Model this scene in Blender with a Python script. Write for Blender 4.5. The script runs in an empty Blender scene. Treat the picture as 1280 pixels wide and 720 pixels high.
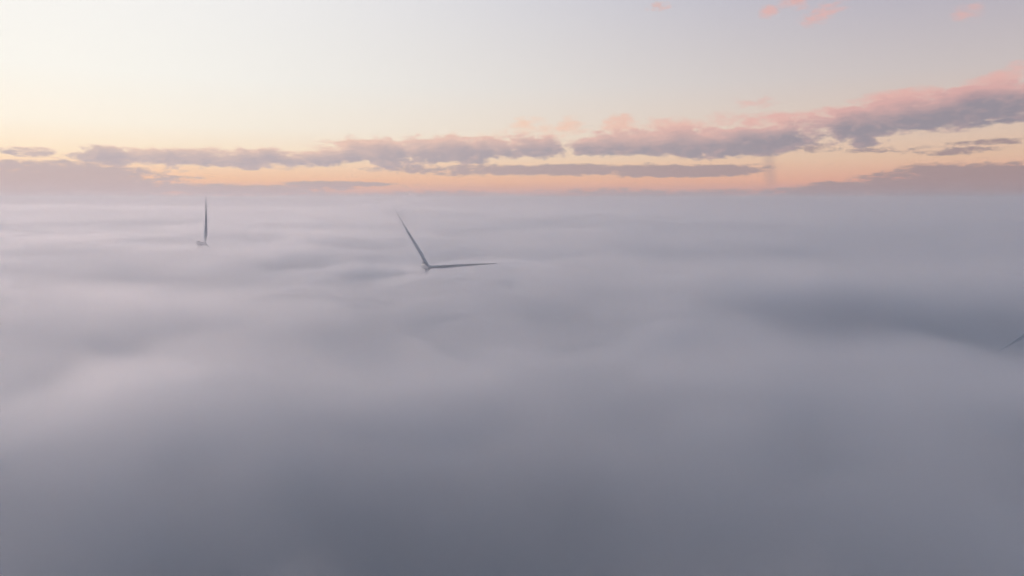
import bpy, math
import numpy as np
from mathutils import Vector, Matrix

sc = bpy.context.scene
C = sc.collection
R = math.radians

# ------------------------------------------------------------------ camera
F = 853.0                      # focal length in pixels of a 1280 px wide picture
PITCH = R(7.45)
CAM_Z = 150.0
cd = bpy.data.cameras.new("camera")
cam = bpy.data.objects.new("camera", cd)
C.objects.link(cam)
cd.sensor_width = 36.0
cd.lens = 36.0 * F / 1280.0
cd.clip_start = 0.5
cd.clip_end = 300000
cam.location = (0, 0, CAM_Z)
cam.rotation_euler = (R(90) - PITCH, 0, 0)
sc.camera = cam


def ray(px, py):
    """direction in the world of a point of the 1280x720 photograph"""
    x, y, z = (px - 640) / F, 1.0, (360 - py) / F
    c, s = math.cos(-PITCH), math.sin(-PITCH)
    return Vector((x, y * c - z * s, y * s + z * c))


def azel(px, py):
    d = ray(px, py).normalized()
    return math.degrees(math.atan2(d.x, d.y)), math.degrees(math.asin(d.z))


def at(px, py, dist):
    d = ray(px, py)
    return Vector((0, 0, CAM_Z)) + d * (dist / d.y)


# ------------------------------------------------------------------ node helper
class NT:
    def __init__(self, tree):
        self.t = tree

    def node(self, kind, **kw):
        n = self.t.nodes.new(kind)
        for k, v in kw.items():
            setattr(n, k, v)
        return n

    def put(self, sock, v):
        if hasattr(v, "links"):
            self.t.links.new(v, sock)
        elif isinstance(v, (tuple, list)):
            v = tuple(v)
            if len(sock.default_value) == 4 and len(v) == 3:
                v = v + (1.0,)
            sock.default_value = v
        else:
            sock.default_value = v

    def m(self, op, a, b=None, c=None, clamp=False):
        n = self.node("ShaderNodeMath", operation=op, use_clamp=clamp)
        for i, v in enumerate((a, b, c)):
            if v is not None:
                self.put(n.inputs[i], v)
        return n.outputs[0]

    def step(self, x, lo, hi):                                  # smoothstep
        n = self.node("ShaderNodeMapRange", interpolation_type="SMOOTHSTEP")
        self.put(n.inputs[0], x)
        self.put(n.inputs[1], lo)
        self.put(n.inputs[2], hi)
        return n.outputs[0]

    def mix(self, f, a, b, blend="MIX"):
        n = self.node("ShaderNodeMix", data_type="RGBA", blend_type=blend)
        self.put(n.inputs["Factor"], f)
        self.put(n.inputs[6], a)
        self.put(n.inputs[7], b)
        return n.outputs[2]

    def vec(self, x, y, z=0.0):
        n = self.node("ShaderNodeCombineXYZ")
        for i, v in enumerate((x, y, z)):
            self.put(n.inputs[i], v)
        return n.outputs[0]

    def noise(self, v, scale, detail=6, rough=0.55, dist=0.0):
        n = self.node("ShaderNodeTexNoise", noise_dimensions="3D")
        self.put(n.inputs["Vector"], v)
        n.inputs["Scale"].default_value = scale
        n.inputs["Detail"].default_value = detail
        n.inputs["Roughness"].default_value = rough
        n.inputs["Distortion"].default_value = dist
        return n.outputs[0]

    def ramp(self, f, stops):
        n = self.node("ShaderNodeValToRGB")
        self.put(n.inputs[0], f)
        cr = n.color_ramp
        cr.interpolation = "EASE" if False else "LINEAR"
        while len(cr.elements) < len(stops):
            cr.elements.new(0.5)
        for e, (p, c) in zip(cr.elements, stops):
            e.position = p
        for e, (p, c) in zip(cr.elements, stops):
            e.color = (*lin(c), 1)
        return n.outputs[0]


def lin(c):
    return tuple((v / 255 / 12.92) if v / 255 <= 0.04045 else ((v / 255 + 0.055) / 1.055) ** 2.4 for v in c)


# ------------------------------------------------------------------ sky
SUN_AZ, SUN_EL = -38.0, 5.0        # degrees, azimuth from the +Y axis, to the right positive
world = bpy.data.worlds.new("World")
sc.world = world
world.use_nodes = True
wt = world.node_tree
wt.nodes.clear()
W = NT(wt)
tc = W.node("ShaderNodeTexCoord")
sep = W.node("ShaderNodeSeparateXYZ")
wt.links.new(tc.outputs["Generated"], sep.inputs[0])
X, Y, Z = sep.outputs
az = W.m("MULTIPLY", W.m("ARCTAN2", X, Y), 57.29578)
el = W.m("MULTIPLY", W.m("ARCSINE", Z), 57.29578)

sky = W.node("ShaderNodeTexSky", sky_type="NISHITA")
sky.sun_disc = False
sky.sun_elevation = R(SUN_EL)
sky.sun_rotation = R(SUN_AZ)
sky.air_density = 1.0
sky.dust_density = 2.0
sky.altitude = 150

# clear dawn air: colour by elevation towards the sun, across from it and behind
ev = W.m("DIVIDE", el, 30.0, clamp=True)
toward = W.ramp(ev, [(0.00, (192, 168, 168)), (0.018, (228, 180, 164)), (0.05, (247, 199, 161)), (0.11, (252, 231, 203)), (0.18, (251, 243, 228)),
                     (0.30, (249, 247, 240)), (0.52, (247, 246, 244)), (0.75, (200, 204, 216)), (1.0, (170, 177, 196))])
across = W.ramp(ev, [(0.00, (164, 146, 148)), (0.018, (212, 158, 147)), (0.045, (230, 169, 146)), (0.10, (228, 190, 163)), (0.17, (221, 197, 180)),
                     (0.30, (202, 191, 190)), (0.52, (174, 171, 188)), (0.75, (146, 152, 180)), (1.0, (144, 152, 175))])
behind = W.ramp(ev, [(0.00, (88, 90, 108)), (0.15, (96, 98, 120)), (0.40, (100, 110, 138)), (1.0, (116, 128, 150))])
t1 = W.step(az, -38.0, 42.0)
base = W.mix(t1, toward, across)
away = W.step(W.m("ABSOLUTE", W.m("ADD", az, 12.0)), 55.0, 120.0)
base = W.mix(away, base, behind)
nish = W.mix(1.0, sky.outputs[0], (0.10, 0.10, 0.10), "MULTIPLY")
base = W.mix(0.012, base, nish)

wv = W.vec(az, W.m("MULTIPLY", el, 1.7), 3.7)
warp = W.noise(wv, 0.35, 3, 0.5)
fb = W.noise(W.vec(W.m("ADD", az, W.m("MULTIPLY", warp, 1.6)), W.m("MULTIPLY", el, 2.0), 1.3), 0.42, 9, 0.60)
fb_sun = W.noise(W.vec(W.m("ADD", W.m("ADD", az, -0.35), W.m("MULTIPLY", warp, 1.6)), W.m("MULTIPLY", W.m("ADD", el, 0.25), 2.0), 1.3), 0.42, 6, 0.60)
st = W.noise(W.vec(W.m("MULTIPLY", az, 0.25), W.m("MULTIPLY", el, 2.2), 8.1), 0.55, 7, 0.55)


def blob(px, py, w, up, dn, tilt=0.0, gain=1.0):
    """soft lens of cloud: centre and half sizes given in pixels of the photograph and turned into degrees"""
    a0, e0 = azel(px, py)
    k = 57.29578 / F * math.cos(R(a0)) ** 1.0
    dx = W.m("MULTIPLY", W.m("SUBTRACT", az, a0), 1 / (w * k))
    de = W.m("SUBTRACT", el, e0)
    if tilt:
        de = W.m("SUBTRACT", de, W.m("MULTIPLY", W.m("SUBTRACT", az, a0), tilt))
    dy = W.m("MAXIMUM", W.m("MULTIPLY", de, 1 / (up * k)), W.m("MULTIPLY", de, -1 / (dn * k)))
    d2 = W.m("ADD", W.m("MULTIPLY", dx, dx), W.m("MULTIPLY", dy, dy))
    return W.m("MULTIPLY", W.m("SUBTRACT", 1.0, d2), gain)


def field(blobs):
    f = None
    for b in blobs:
        v = W.m("MAXIMUM", blob(*b), -1.5)
        f = v if f is None else W.m("MAXIMUM", f, v)
    return f


fine = W.noise(W.vec(W.m("ADD", az, W.m("MULTIPLY", warp, 1.0)), W.m("MULTIPLY", el, 2.6), 5.2), 1.1, 8, 0.62)

# pink puffs, high up and along the tops of the right-hand clouds
pf = field([(960, 14, 14, 9, 9), (993, 2, 24, 11, 10), (1035, 9, 30, 14, 14, 0.35), (1213, 18, 20, 13, 12),
            (672, 160, 40, 20, 18), (712, 158, 30, 15, 16), (778, 157, 34, 16, 18, 0, 1.4), (940, 129, 42, 10, 10, 0, 1.2),
            (1250, 97, 110, 14, 22, 0.33, 1.6), (1120, 124, 70, 15, 20, 0.1, 1.7), (905, 147, 50, 11, 14, 0, 1.4), (850, 156, 70, 13, 18, 0, 1.5), (960, 150, 60, 12, 14, 0, 1.6),
            (1040, 140, 60, 9, 16, 0.1, 1.4), (600, 172, 80, 9, 14, 0, 1.0), (450, 180, 60, 6, 10, 0, 0.8)])
pa = W.step(W.m("ADD", pf, W.m("ADD", W.m("MULTIPLY", W.m("SUBTRACT", fb, 0.5), 5.0), W.m("MULTIPLY", W.m("SUBTRACT", fine, 0.5), 2.4))), 0.0, 2.0)
pink = W.mix(W.step(az, -5, 22), lin((246, 208, 182)), lin((228, 176, 168)))
base = W.mix(W.m("MULTIPLY", pa, 0.8), base, pink)

# low banks and streaks near the horizon
lf = field([(50, 226, 190, 30, 60, 0.0, 1.7), (270, 233, 220, 5, 12), (650, 213, 200, 8, 8, 0.0, 1.5),
            (420, 231, 90, 4, 4), (850, 214, 120, 10, 8, 0.0, 1.5), (1240, 230, 170, 30, 40, 0.02, 1.7), (1120, 236, 130, 12, 20, 0.0), (1195, 189, 56, 5, 5, 0.04, 0.8),
            (1235, 177, 40, 6, 5, 0.0, 0.7), (1020, 187, 30, 6, 6, 0, 0.6), (1100, 188, 60, 4, 4, 0, 0.4), (1090, 238, 260, 6, 16), (840, 241, 180, 6, 14, 0.0, 0.8), (500, 242, 180, 4, 14, 0.0, 0.7)])
lq = W.m("ADD", lf, W.m("ADD", W.m("MULTIPLY", W.m("SUBTRACT", st, 0.5), 3.0), W.m("MULTIPLY", W.m("SUBTRACT", fine, 0.5), 3.0)))
la = W.step(lq, -0.15, 0.8)
lcol = W.mix(t1, lin((192, 174, 176)), lin((158, 138, 141)))
base = W.mix(W.m("MULTIPLY", la, 0.9), base, lcol)

# a faint shaft of rain under the right-hand cloud
ra, re = azel(962, 212)
rw = W.m("SUBTRACT", az, W.m("ADD", ra, W.m("MULTIPLY", W.m("SUBTRACT", re, el), 0.12)))
shaft = W.m("MULTIPLY", W.m("SUBTRACT", 1.0, W.step(W.m("ABSOLUTE", rw), 0.0, 0.75)), W.m("MULTIPLY", W.step(el, 0.4, 1.6), W.m("SUBTRACT", 1.0, W.step(el, 3.2, 4.4))))
base = W.mix(W.m("MULTIPLY", shaft, 0.36), base, lin((160, 140, 146)))

# the row of stratocumulus
cf = field([(190, 195, 90, 12, 13), (290, 197, 130, 13, 14), (390, 198, 90, 12, 12), (480, 193, 120, 19, 16, 0.02), (570, 189, 120, 20, 15, 0.03, 1.2), (650, 184, 62, 16, 14),
            (775, 181, 76, 16, 16, 0.0, 1.2), (850, 179, 140, 20, 18, 0.0, 1.6), (930, 177, 105, 19, 20, 0.06, 1.5), (1020, 162, 100, 17, 16, 0.12), (1100, 150, 110, 24, 24, 0.12, 1.4), (1190, 136, 120, 24, 24, 0.16, 1.4), (1290, 122, 90, 24, 24, 0.15, 1.2),
            (1078, 177, 20, 12, 11), (35, 189, 30, 7, 7, 0, 0.8), (1260, 150, 60, 5, 6, 0.12, 0.6), (826, 9, 22, 5, 5, 0, 0.5)])
cq = W.m("ADD", cf, W.m("ADD", W.m("MULTIPLY", W.m("SUBTRACT", fb, 0.5), 3.6), W.m("MULTIPLY", W.m("SUBTRACT", fine, 0.5), 2.0)))
ca = W.step(cq, -0.2, 0.65)
relief = W.m("MULTIPLY", W.m("SUBTRACT", fb, fb_sun), 1.6)
edge = W.m("SUBTRACT", 1.0, W.step(cq, 0.0, 1.3))
# the sun is under the row of clouds' far side: their crowns catch it, their flat bases do not
mid = [azel(*p) for p in ((0, 190), (215, 195), (390, 198), (480, 193), (650, 185), (720, 184), (850, 180), (930, 177), (1020, 162), (1100, 150), (1190, 136), (1290, 122))]
fcv = W.node("ShaderNodeFloatCurve")
cv = fcv.mapping.curves[0]
pts = [((a + 60) / 120, e / 20) for a, e in mid]
pts = [(0, pts[0][1])] + pts + [(1, pts[-1][1])]
while len(cv.points) < len(pts):
    cv.points.new(0.5, 0.5)
for p, xy in zip(cv.points, pts):
    p.location = xy
fcv.mapping.update()
W.put(fcv.inputs["Value"], W.m("DIVIDE", W.m("ADD", az, 60), 120, clamp=True))
rel = W.m("SUBTRACT", el, W.m("MULTIPLY", fcv.outputs[0], 20.0))
crown = W.step(W.m("ADD", rel, W.m("MULTIPLY", W.m("SUBTRACT", fb, 0.5), -2.4)), -0.45, 1.15)
lit = W.m("ADD", W.m("ADD", W.m("MULTIPLY", edge, 0.25), W.m("MULTIPLY", crown, 0.9)), relief, clamp=True)
core = W.mix(t1, lin((184, 171, 178)), lin((142, 137, 149)))
tip = W.mix(t1, lin((238, 205, 186)), lin((214, 169, 166)))
base = W.mix(W.m("MULTIPLY", ca, 0.92), base, W.mix(lit, core, tip))

bg = W.node("ShaderNodeBackground")
wo = W.node("ShaderNodeOutputWorld")
wt.links.new(base, bg.inputs[0])
bg.inputs[1].default_value = 1.0
wt.links.new(bg.outputs[0], wo.inputs[0])
world.cycles.sampling_method = "MANUAL"
world.cycles.sample_map_resolution = 512

sun = bpy.data.lights.new("sun", "SUN")
so = bpy.data.objects.new("sun", sun)
C.objects.link(so)
sun.energy = 1.45
sun.color = (1.0, 0.74, 0.68)
sun.angle = R(30)
sd = Vector((math.sin(R(SUN_AZ)) * math.cos(R(SUN_EL)), math.cos(R(SUN_AZ)) * math.cos(R(SUN_EL)), math.sin(R(SUN_EL))))
so.rotation_euler = (-sd).to_track_quat("-Z", "Y").to_euler()

# ------------------------------------------------------------------ noise on arrays
rng = np.random.default_rng(11)
PERM = rng.permutation(4096)
GA = rng.random(4096) * 2 * np.pi


def grad_noise(x, y, seed=0):
    xi, yi = np.floor(x).astype(np.int64), np.floor(y).astype(np.int64)
    xf, yf = x - xi, y - yi

    def g(ix, iy, fx, fy):
        h = GA[PERM[(PERM[(ix + seed * 131) & 4095] + iy) & 4095]]
        return np.cos(h) * fx + np.sin(h) * fy
    u = xf ** 3 * (xf * (xf * 6 - 15) + 10)
    v = yf ** 3 * (yf * (yf * 6 - 15) + 10)
    a = g(xi, yi, xf, yf) * (1 - u) + g(xi + 1, yi, xf - 1, yf) * u
    b = g(xi, yi + 1, xf, yf - 1) * (1 - u) + g(xi + 1, yi + 1, xf - 1, yf - 1) * u
    return (a * (1 - v) + b * v) * 1.5


# ------------------------------------------------------------------ ground under the fog
def polar(radii, angles):
    rr, aa = np.meshgrid(radii, angles, indexing="ij")
    return rr * np.sin(aa), rr * np.cos(aa), rr


def mesh_from(name, verts, faces4, faces3=None, mat_index=None):
    me = bpy.data.meshes.new(name)
    n4, n3 = len(faces4), 0 if faces3 is None else len(faces3)
    me.vertices.add(len(verts))
    me.vertices.foreach_set("co", np.asarray(verts, np.float32).ravel())
    loops = faces4.ravel() if n3 == 0 else np.concatenate([faces4.ravel(), faces3.ravel()])
    me.loops.add(len(loops))
    me.loops.foreach_set("vertex_index", loops.astype(np.int32))
    me.polygons.add(n4 + n3)
    starts = np.concatenate([np.arange(n4) * 4, n4 * 4 + np.arange(n3) * 3])
    me.polygons.foreach_set("loop_start", starts.astype(np.int32))
    if mat_index is not None:
        me.polygons.foreach_set("material_index", mat_index.astype(np.int32))
    me.polygons.foreach_set("use_smooth", np.ones(n4 + n3, bool))
    me.update(calc_edges=True)
    me.validate()
    return me


def structure(name, me, mat, kind):
    o = bpy.data.objects.new(name, me)
    C.objects.link(o)
    for mt in mat:
        me.materials.append(mt)
    o["kind"] = kind
    return o


def ground_mat():
    mt = bpy.data.materials.new("field_and_wood")
    mt.use_nodes = True
    n = NT(mt.node_tree)
    b = mt.node_tree.nodes["Principled BSDF"]
    tcn = n.node("ShaderNodeTexCoord")
    f1 = n.noise(tcn.outputs["Object"], 0.004, 6, 0.6)
    f2 = n.noise(tcn.outputs["Object"], 0.06, 5, 0.6)
    col = n.mix(n.step(f1, 0.42, 0.58), (0.035, 0.05, 0.028), (0.075, 0.07, 0.045))
    col = n.mix(n.m("MULTIPLY", f2, 0.6), col, (0.02, 0.028, 0.018))
    mt.node_tree.links.new(col, b.inputs["Base Color"])
    b.inputs["Roughness"].default_value = 0.9
    return mt


def height_ground(x, y):
    return 5.0 * grad_noise(x / 900, y / 900, 3) + 1.5 * grad_noise(x / 210, y / 210, 5)


ang = np.linspace(-np.pi, np.pi, 161)[:-1]
rad = np.concatenate([[0.0], np.geomspace(20, 90000, 110)])
gx, gy, gr = polar(rad, ang)
gz = height_ground(gx, gy)
na, nr = len(ang), len(rad)
idx = np.arange(nr * na).reshape(nr, na)
nx = np.roll(idx, -1, axis=1)
q = np.stack([idx[:-1], nx[:-1], nx[1:], idx[1:]], axis=-1)[1:].reshape(-1, 4)[:, ::-1]
# the centre
tri = np.stack([np.full(na, idx[0, 0]), idx[1], nx[1]], -1)[:, ::-1]
structure("ground", mesh_from("ground", np.stack([gx, gy, gz], -1).reshape(-1, 3), q, tri), [ground_mat()], "structure")


# ------------------------------------------------------------------ the sea of fog: nested closed banks of even density
FOG_COL = (0.987, 0.987, 0.988)


def volume_mat(name, density, col, g):
    mt = bpy.data.materials.new(name)
    mt.use_nodes = True
    mt.node_tree.nodes.clear()
    n = NT(mt.node_tree)
    v = n.node("ShaderNodeVolumePrincipled")
    v.inputs["Color"].default_value = (*col, 1)
    v.inputs["Density"].default_value = density
    v.inputs["Anisotropy"].default_value = g
    o = n.node("ShaderNodeOutputMaterial")
    mt.node_tree.links.new(v.outputs[0], o.inputs["Volume"])
    return mt


# angles packed towards the view, radii packed towards the camera
u = np.linspace(-1, 1, 401)[:-1]
ang = np.pi * (0.42 * u + 0.58 * u ** 5)
rad = np.concatenate([np.geomspace(12, 60000, 300)])
fx, fy, fr = polar(rad, ang)
stepm = fr * math.log(60000 / 12) / 300


def fog_top(x, y, r):
    def octave(w, seed, sx=1.0):
        keep = np.clip(w / (3.0 * stepm) - 0.6, 0, 1)
        return keep * grad_noise(x / (w * sx), y / w, seed)
    wx = 60 * grad_noise(x / 300, y / 300, 21)
    wy = 60 * grad_noise(x / 300, y / 300, 22)
    def billow(w, seed, sx=1.0):                                # round crests, narrow hollows
        keep = np.clip(w / (3.0 * stepm) - 0.6, 0, 1)
        return keep * (0.30 - np.sqrt(grad_noise(x / (w * sx), y / w, seed) ** 2 + 0.006))
    h = 20 * grad_noise(x / 5200, y / 3600, 1) + 13 * octave(2600, 7, 1.2) + 10 * octave(1200, 2, 1.3)
    h = h + 4.5 * octave(520, 3, 1.2)
    x, y = x + wx, y + wy
    h = h + 3.0 * billow(260, 4, 1.1)
    h = h + 7.5 * billow(120, 5, 1.0) + 13.0 * billow(56, 6, 1.0) + 7.0 * billow(27, 8, 1.0)
    return h


def bump(x, y, px, py, dist, a, w, d):
    c = at(px, py, dist)
    return a * np.exp(-((x - c.x) / w) ** 2 - ((y - c.y) / d) ** 2)


FOG_BASE = 97.0
H = fog_top(fx, fy, fr)


def on_fog(px, py):
    d = ray(px, py)
    return at(px, py, (CAM_Z - FOG_BASE) / -d.z * d.y)


# swells and hollows that show in the picture: (x, y, half width, half height, metres)
for px, py, w, h, a in [(230, 306, 230, 10, 9), (60, 395, 170, 45, 2), (620, 385, 150, 25, 6), (820, 395, 110, 16, 9), (1090, 440, 150, 40, 7), (150, 520, 230, 60, 7),
                        (100, 345, 190, 13, -9), (370, 350, 110, 12, -6), (410, 272, 70, 6, -16), (190, 287, 40, 4, -9), (640, 291, 60, 5, -15), (965, 390, 80, 30, -8),
                        (1210, 350, 120, 20, -3), (690, 670, 150, 80, -26), (400, 575, 130, 45, -7), (260, 690, 150, 40, -8), (60, 345, 90, 9, -5), (930, 560, 120, 50, -5), (1010, 520, 40, 40, -6), (860, 320, 120, 8, -7)]:
    c = on_fog(px, py)
    H = H + (0.65 if py < 500 else 1.0) * a * np.exp(-((fx - c.x) / (w * c.y / F)) ** 2 - ((fy - c.y) / (h * c.y ** 2 / F / (CAM_Z - FOG_BASE))) ** 2)


CALM = np.zeros_like(H)


c = on_fog(1190, 357)
H = H + 15 * np.exp(-((fx - c.x) / 190) ** 2 - ((fy - c.y) / 75) ** 2)


def settle(px, py, dist, drop, w, p=2, calm=1.0):
    """bring the fog's top to a given depth below a turbine's hub"""
    global H, CALM
    c = at(px, py, dist)
    near = np.exp(-((fx - c.x) ** 2 + (fy - c.y) ** 2) / 30 ** 2)
    have = float((H * near).sum() / near.sum()) + FOG_BASE
    lobe = np.exp(-(((fx - c.x) ** 2 + (fy - c.y) ** 2) / w ** 2) ** p)
    H = H + (c.z - drop - have) * lobe
    CALM = np.maximum(CALM, lobe * calm)


# where the fog thins out over the dark land below the camera
DEEP = np.zeros_like(H)
for px, py, wx_, wy_, a in ((685, 720, 80, 55, 74), (400, 610, 45, 35, 10), (960, 660, 60, 35, 18), (220, 720, 50, 40, 26)):
    c = on_fog(px, py)
    DEEP += a * np.exp(-((fx - c.x) / wx_) ** 2 - ((fy - c.y) / wy_) ** 2)
settle(256, 305, 775, 2.2, 90)
settle(536, 334, 510, 1.0, 105)
settle(1240, 432, 330, 3.0, 85, 1, 0.6)
settle(1262, 424, 275, 8.0, 70, 1, 0.6)
settle(1275, 420, 225, 11.0, 55, 1, 0.5)
# (offset of the top, density)
SHELLS = [(9.0, 0.0035), (4.0, 0.007), (-2.0, 0.010), (-8.0, 0.017), (-15.0, 0.026), (-23.0, 0.05)]
# deeper down the fog is lumpy: its dense core comes and goes
LUMP = np.zeros_like(H)
for wl, am, sd_ in ((130, 27.0, 81), (64, 16.0, 82), (30, 4.0, 83)):
    LUMP += am * grad_noise(fx / (wl * 1.15), fy / wl, sd_) * np.clip(wl / (3 * stepm) - 0.6, 0, 1)
LUMP = 16 * np.tanh((LUMP - 4) / 26) * 1.4 * (1 - CALM)
na, nr = len(ang), len(rad)
fog = None
for k, (dz, dens) in enumerate(SHELLS):
    own = 0
    for wl, am in ((170, 8.0), (80, 10.0), (38, 9.0), (18, 4.5)):
        own = own + am * grad_noise(fx / (wl * 1.05) + 31 * k, fy / wl + 17 * k, 40 + k) * np.clip(wl / (3 * stepm) - 0.6, 0, 1)
    top = FOG_BASE + H + (dz + own) * (1 - 0.82 * CALM) + (LUMP - DEEP) * max(0, k - 1) / 4
    top = np.maximum(top, 9.0 - k)
    i0 = np.arange(nr * na).reshape(nr, na)
    n0 = np.roll(i0, -1, axis=1)
    zb = -40.0 - k
    ring = nr * na + 2 + np.arange(na)
    rn = np.roll(ring, -1)
    co = np.concatenate([np.stack([fx, fy, top], -1).reshape(-1, 3), [[0, 0, float(top[0].mean())], [0, 0, zb]],
                         np.stack([fx[-1], fy[-1], np.full(na, zb)], -1)])
    qd = np.concatenate([np.stack([i0[:-1], i0[1:], n0[1:], n0[:-1]], -1).reshape(-1, 4)[:, ::-1],
                         np.stack([i0[-1], n0[-1], rn, ring], -1)[:, ::-1]])
    tr = np.concatenate([np.stack([np.full(na, nr * na), i0[0], n0[0]], -1)[:, ::-1],
                         np.stack([np.full(na, nr * na + 1), ring, rn], -1)])
    lay = structure("fog" if k == 0 else "fog_layer", mesh_from("fog", co, qd, tr), [volume_mat("fog_bank", dens, FOG_COL, 0.55)], "stuff")
    if k == 0:
        fog = lay
    else:
        lay.parent = fog

# a rag of mist drifting over the tip of the middle turbine's raised blade
wc = at(496, 266, 484)
for k, (sz, dens) in enumerate(((1.0, 0.012), (0.75, 0.022), (0.5, 0.034))):
    la_, lo_ = np.linspace(-np.pi / 2, np.pi / 2, 34)[1:-1], np.linspace(0, 2 * np.pi, 61)[:-1]
    A, O = np.meshgrid(la_, lo_, indexing="ij")
    dirs = np.stack([np.cos(A) * np.cos(O), np.cos(A) * np.sin(O), np.sin(A)], -1)
    rad_ = sz * (1 + 0.5 * grad_noise(dirs[..., 0] * 1.7 + 5 * k, dirs[..., 2] * 2.2 + dirs[..., 1], 60 + k) + 0.2 * grad_noise(dirs[..., 0] * 4, dirs[..., 2] * 5 + dirs[..., 1] * 4, 70 + k))
    pv = (dirs * rad_[..., None]).reshape(-1, 3) * np.array([26.0, 15.0, 11.0]) + np.array(wc)
    nl, no = A.shape
    i0 = np.arange(nl * no).reshape(nl, no)
    n0 = np.roll(i0, -1, axis=1)
    pv = np.concatenate([pv, [pv[i0[0]].mean(0)], [pv[i0[-1]].mean(0)]])
    w_ = structure("fog_wisp", mesh_from("fog_wisp", pv, np.stack([i0[:-1], n0[:-1], n0[1:], i0[1:]], -1).reshape(-1, 4),
                   np.concatenate([np.stack([np.full(no, nl * no), n0[0], i0[0]], -1), np.stack([np.full(no, nl * no + 1), i0[-1], n0[-1]], -1)])),
                   [volume_mat("fog_bank", dens, FOG_COL, 0.55)], "stuff")
    w_.parent = fog
fog["label"] = "grey sea of fog rolling to the horizon round the turbines"

# ------------------------------------------------------------------ thin air over it
s = 95000.0
hz0, hz1 = -60.0, 178.0
hv = np.array([(x, y, z) for z in (hz0, hz1) for y in (-s, s) for x in (-s, s)], float)
hf = np.array([(0, 2, 3, 1), (4, 5, 7, 6), (0, 1, 5, 4), (2, 6, 7, 3), (0, 4, 6, 2), (1, 3, 7, 5)])
hm = mesh_from("haze", hv, hf)
hm.polygons.foreach_set("use_smooth", np.zeros(6, bool))
structure("haze", hm, [volume_mat("thin_haze", 0.00026, (0.975, 0.965, 0.965), 0.4)], "stuff")


# ------------------------------------------------------------------ wind turbines
def paint(name, col, rough=0.45):
    mt = bpy.data.materials.new(name)
    mt.use_nodes = True
    n = NT(mt.node_tree)
    b = mt.node_tree.nodes["Principled BSDF"]
    tcn = n.node("ShaderNodeTexCoord")
    f = n.noise(tcn.outputs["Object"], 0.6, 5, 0.6)
    col2 = tuple(c * 0.82 for c in col)
    mt.node_tree.links.new(n.mix(n.step(f, 0.45, 0.7), col, col2), b.inputs["Base Color"])
    b.inputs["Roughness"].default_value = rough
    return mt


MW = paint("blade_gelcoat", (0.70, 0.71, 0.71))
MT = paint("tower_paint", (0.66, 0.67, 0.67))
MN = paint("nacelle_paint", (0.68, 0.68, 0.68))
MD = paint("dark_fitting", (0.10, 0.10, 0.11))


def loft(name, rings, cap=True):
    n = len(rings[0])
    v = np.array([p for r_ in rings for p in r_], float)
    i = np.arange(len(rings) * n).reshape(-1, n)
    j = np.roll(i, -1, axis=1)
    f = np.stack([i[:-1], j[:-1], j[1:], i[1:]], -1).reshape(-1, 4)
    me = bpy.data.meshes.new(name)
    faces = [tuple(a) for a in f]
    if cap:
        faces += [tuple(i[0][::-1]), tuple(i[-1])]
    me.from_pydata([tuple(a) for a in v], [], faces)
    me.polygons.foreach_set("use_smooth", np.ones(len(faces), bool))
    me.update()
    return me


BL = 55.0


def blade_mesh():
    """blade along +Z from the hub centre, rotor axis along -Y (upwind)"""
    rings = []
    S = [0.022, 0.05, 0.09, 0.14, 0.19, 0.25, 0.32, 0.42, 0.55, 0.68, 0.8, 0.9, 0.96, 0.99, 1.0]
    CH = [2.2, 2.2, 2.5, 3.1, 3.5, 3.4, 3.1, 2.6, 2.05, 1.6, 1.22, 0.92, 0.7, 0.45, 0.16]
    for s_, ch in zip(S, CH):
        blend = min(1, max(0, (s_ - 0.05) / 0.14))
        th = (1 - blend) * 1.0 + blend * (0.34 - 0.20 * s_)
        tw = R(16) * (1 - s_) ** 2
        pre = -2.6 * s_ ** 2.2
        ring = []
        N = 20
        for k in range(N):
            t = 2 * math.pi * k / N
            cx = math.cos(t) * 0.5 * ch
            cy = math.sin(t) * 0.5 * ch * th
            if blend > 0:                                       # blunt nose, thin trailing edge
                fr_ = (cx / ch + 0.5)
                cy *= (1 - blend) + blend * (1.25 - 1.05 * fr_)
                cx += blend * ch * 0.22
            xx = cx * math.cos(tw) - cy * math.sin(tw)
            yy = cx * math.sin(tw) + cy * math.cos(tw)
            ring.append((xx, yy + pre, s_ * BL))
        rings.append(ring)
    return loft("blade", rings)


def circle(rx, rz, y, n=24, sq=1.0, z0=0.0):
    out = []
    for k in range(n):
        t = 2 * math.pi * k / n
        c, s_ = math.cos(t), math.sin(t)
        out.append((math.copysign(abs(c) ** sq, c) * rx, y, z0 + math.copysign(abs(s_) ** sq, s_) * rz))
    return out


def child(name, me, mat, parent, loc=(0, 0, 0), rot=None):
    o = bpy.data.objects.new(name, me)
    C.objects.link(o)
    if not me.materials:
        me.materials.append(mat)
    o.parent = parent
    o.location = loc
    if rot:
        o.rotation_euler = rot
    return o


HUB_OUT = 5.2          # the rotor's centre stands this far in front of the tower
blade_me = blade_mesh()
hub_me = loft("hub", [circle(r_, r_, y) for y, r_ in ((1.9, 1.3), (1.7, 1.75), (0.6, 1.95), (-0.8, 1.9), (-1.9, 1.45), (-2.6, 0.8), (-2.85, 0.2))])
nac_me = loft("nacelle", [circle(rx, rz, y, 28, 0.55, z0) for y, rx, rz, z0 in
                          ((-3.2, 1.3, 1.35, 0), (-3.0, 1.65, 1.75, 0), (0.0, 1.95, 1.95, 0.1), (4.0, 1.95, 1.95, 0.1), (7.2, 1.75, 1.7, 0.25), (7.6, 1.4, 1.3, 0.4))])
cool_me = loft("cooler", [circle(1.6, 0.75, y, 16, 0.3, 2.7) for y in (5.2, 6.2)])
vane_me = loft("wind_sensor", [[(0.05 * math.cos(t), 6.7 + 0.05 * math.sin(t), z) for t in np.linspace(0, 2 * np.pi, 9)[:-1]] for z in (1.7, 3.6)])
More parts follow.
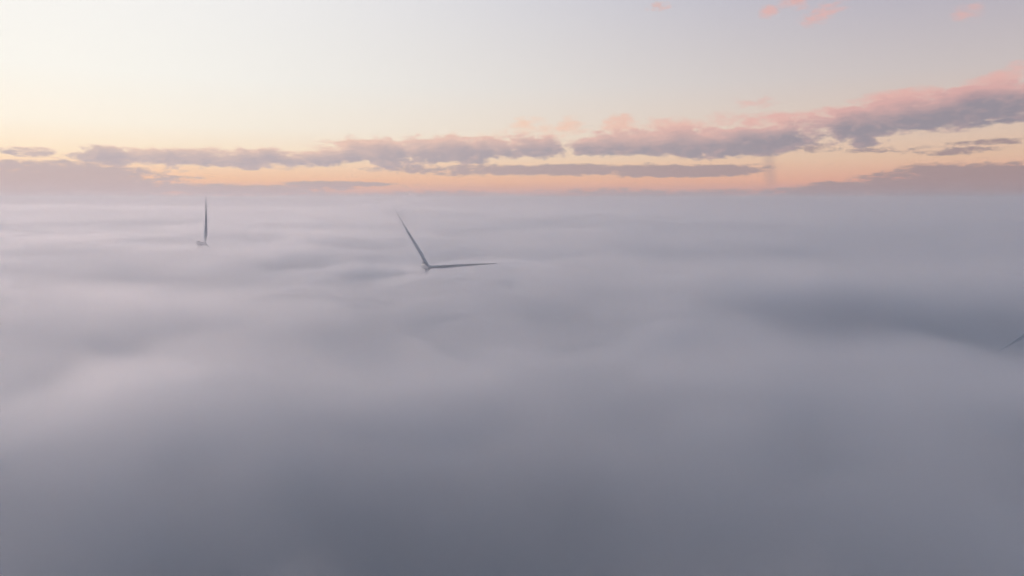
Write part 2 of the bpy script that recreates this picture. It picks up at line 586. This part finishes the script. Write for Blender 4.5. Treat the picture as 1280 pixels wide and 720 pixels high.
beacon_me = loft("beacon", [[(r_ * math.cos(t), 3.0 + r_ * math.sin(t), z) for t in np.linspace(0, 2 * np.pi, 13)[:-1]] for z, r_ in ((1.9, 0.22), (2.5, 0.22), (2.65, 0.1))])


def turbine(px, py, dist, yaw, phase, pitch_blades, label):
    hub = at(px, py, dist)
    ax = Vector((math.sin(R(yaw)), -math.cos(R(yaw)), 0))          # where the rotor looks
    foot = Vector((hub.x, hub.y, 0)) - ax * HUB_OUT
    gz_ = float(height_ground(np.array([foot.x]), np.array([foot.y]))[0])
    root = bpy.data.objects.new("wind_turbine", None)
    C.objects.link(root)
    root.location = (foot.x, foot.y, gz_)
    root.rotation_euler = (0, 0, R(yaw))
    root["label"] = label
    root["category"] = "wind turbine"
    root["group"] = "wind turbines standing in the fog"
    hh = hub.z - gz_
    tower_me = loft("tower", [[(r_ * math.cos(t), r_ * math.sin(t), z) for t in np.linspace(0, 2 * np.pi, 33)[:-1]]
                              for z, r_ in ((-1.5, 2.35), (0.0, 2.3), (hh * 0.33, 2.0), (hh * 0.66, 1.7), (hh - 1.9, 1.4))])
    child("tower", tower_me, MT, root)
    n = child("nacelle", nac_me, MN, root, (0, 0, hh))
    child("cooler", cool_me, MN, n)
    child("wind_sensor", vane_me, MD, n)
    child("beacon", beacon_me, MD, n)
    h = child("hub", hub_me, MN, root, (0, -HUB_OUT, hh))
    for k in range(3):
        # rotation about the rotor axis, then the blade's own pitch about its span
        m_ = Matrix.Rotation(R(phase + 120 * k), 4, "Y") @ Matrix.Rotation(R(pitch_blades), 4, "Z")
        b = child("blade", blade_me, MW, root, (0, -HUB_OUT, hh))
        b.rotation_euler = m_.to_euler()
    return root


turbine(256, 305, 775, 62, 6.0, -52, "distant wind turbine with a single blade pointing straight up out of the fog")
turbine(536, 334, 510, 26, -32.0, 25, "wind turbine with two blades spread in a wide V above the fog")
turbine(1357, 379, 330, 12, -113.5, 25, "wind turbine nearly lost in fog at the right edge, one faint blade showing")

# ------------------------------------------------------------------ render settings
sc.view_settings.view_transform = "Standard"
sc.view_settings.look = "None"
sc.view_settings.exposure = 0.0
sc.view_settings.gamma = 1.0
sc.render.engine = "CYCLES"
cy = sc.cycles
cy.use_denoising = True
cy.denoiser = "OPENIMAGEDENOISE"
cy.max_bounces = 24
cy.volume_bounces = 10
cy.diffuse_bounces = 3
cy.transparent_max_bounces = 16
cy.use_adaptive_sampling = True
cy.adaptive_threshold = 0.12
cy.adaptive_min_samples = 12
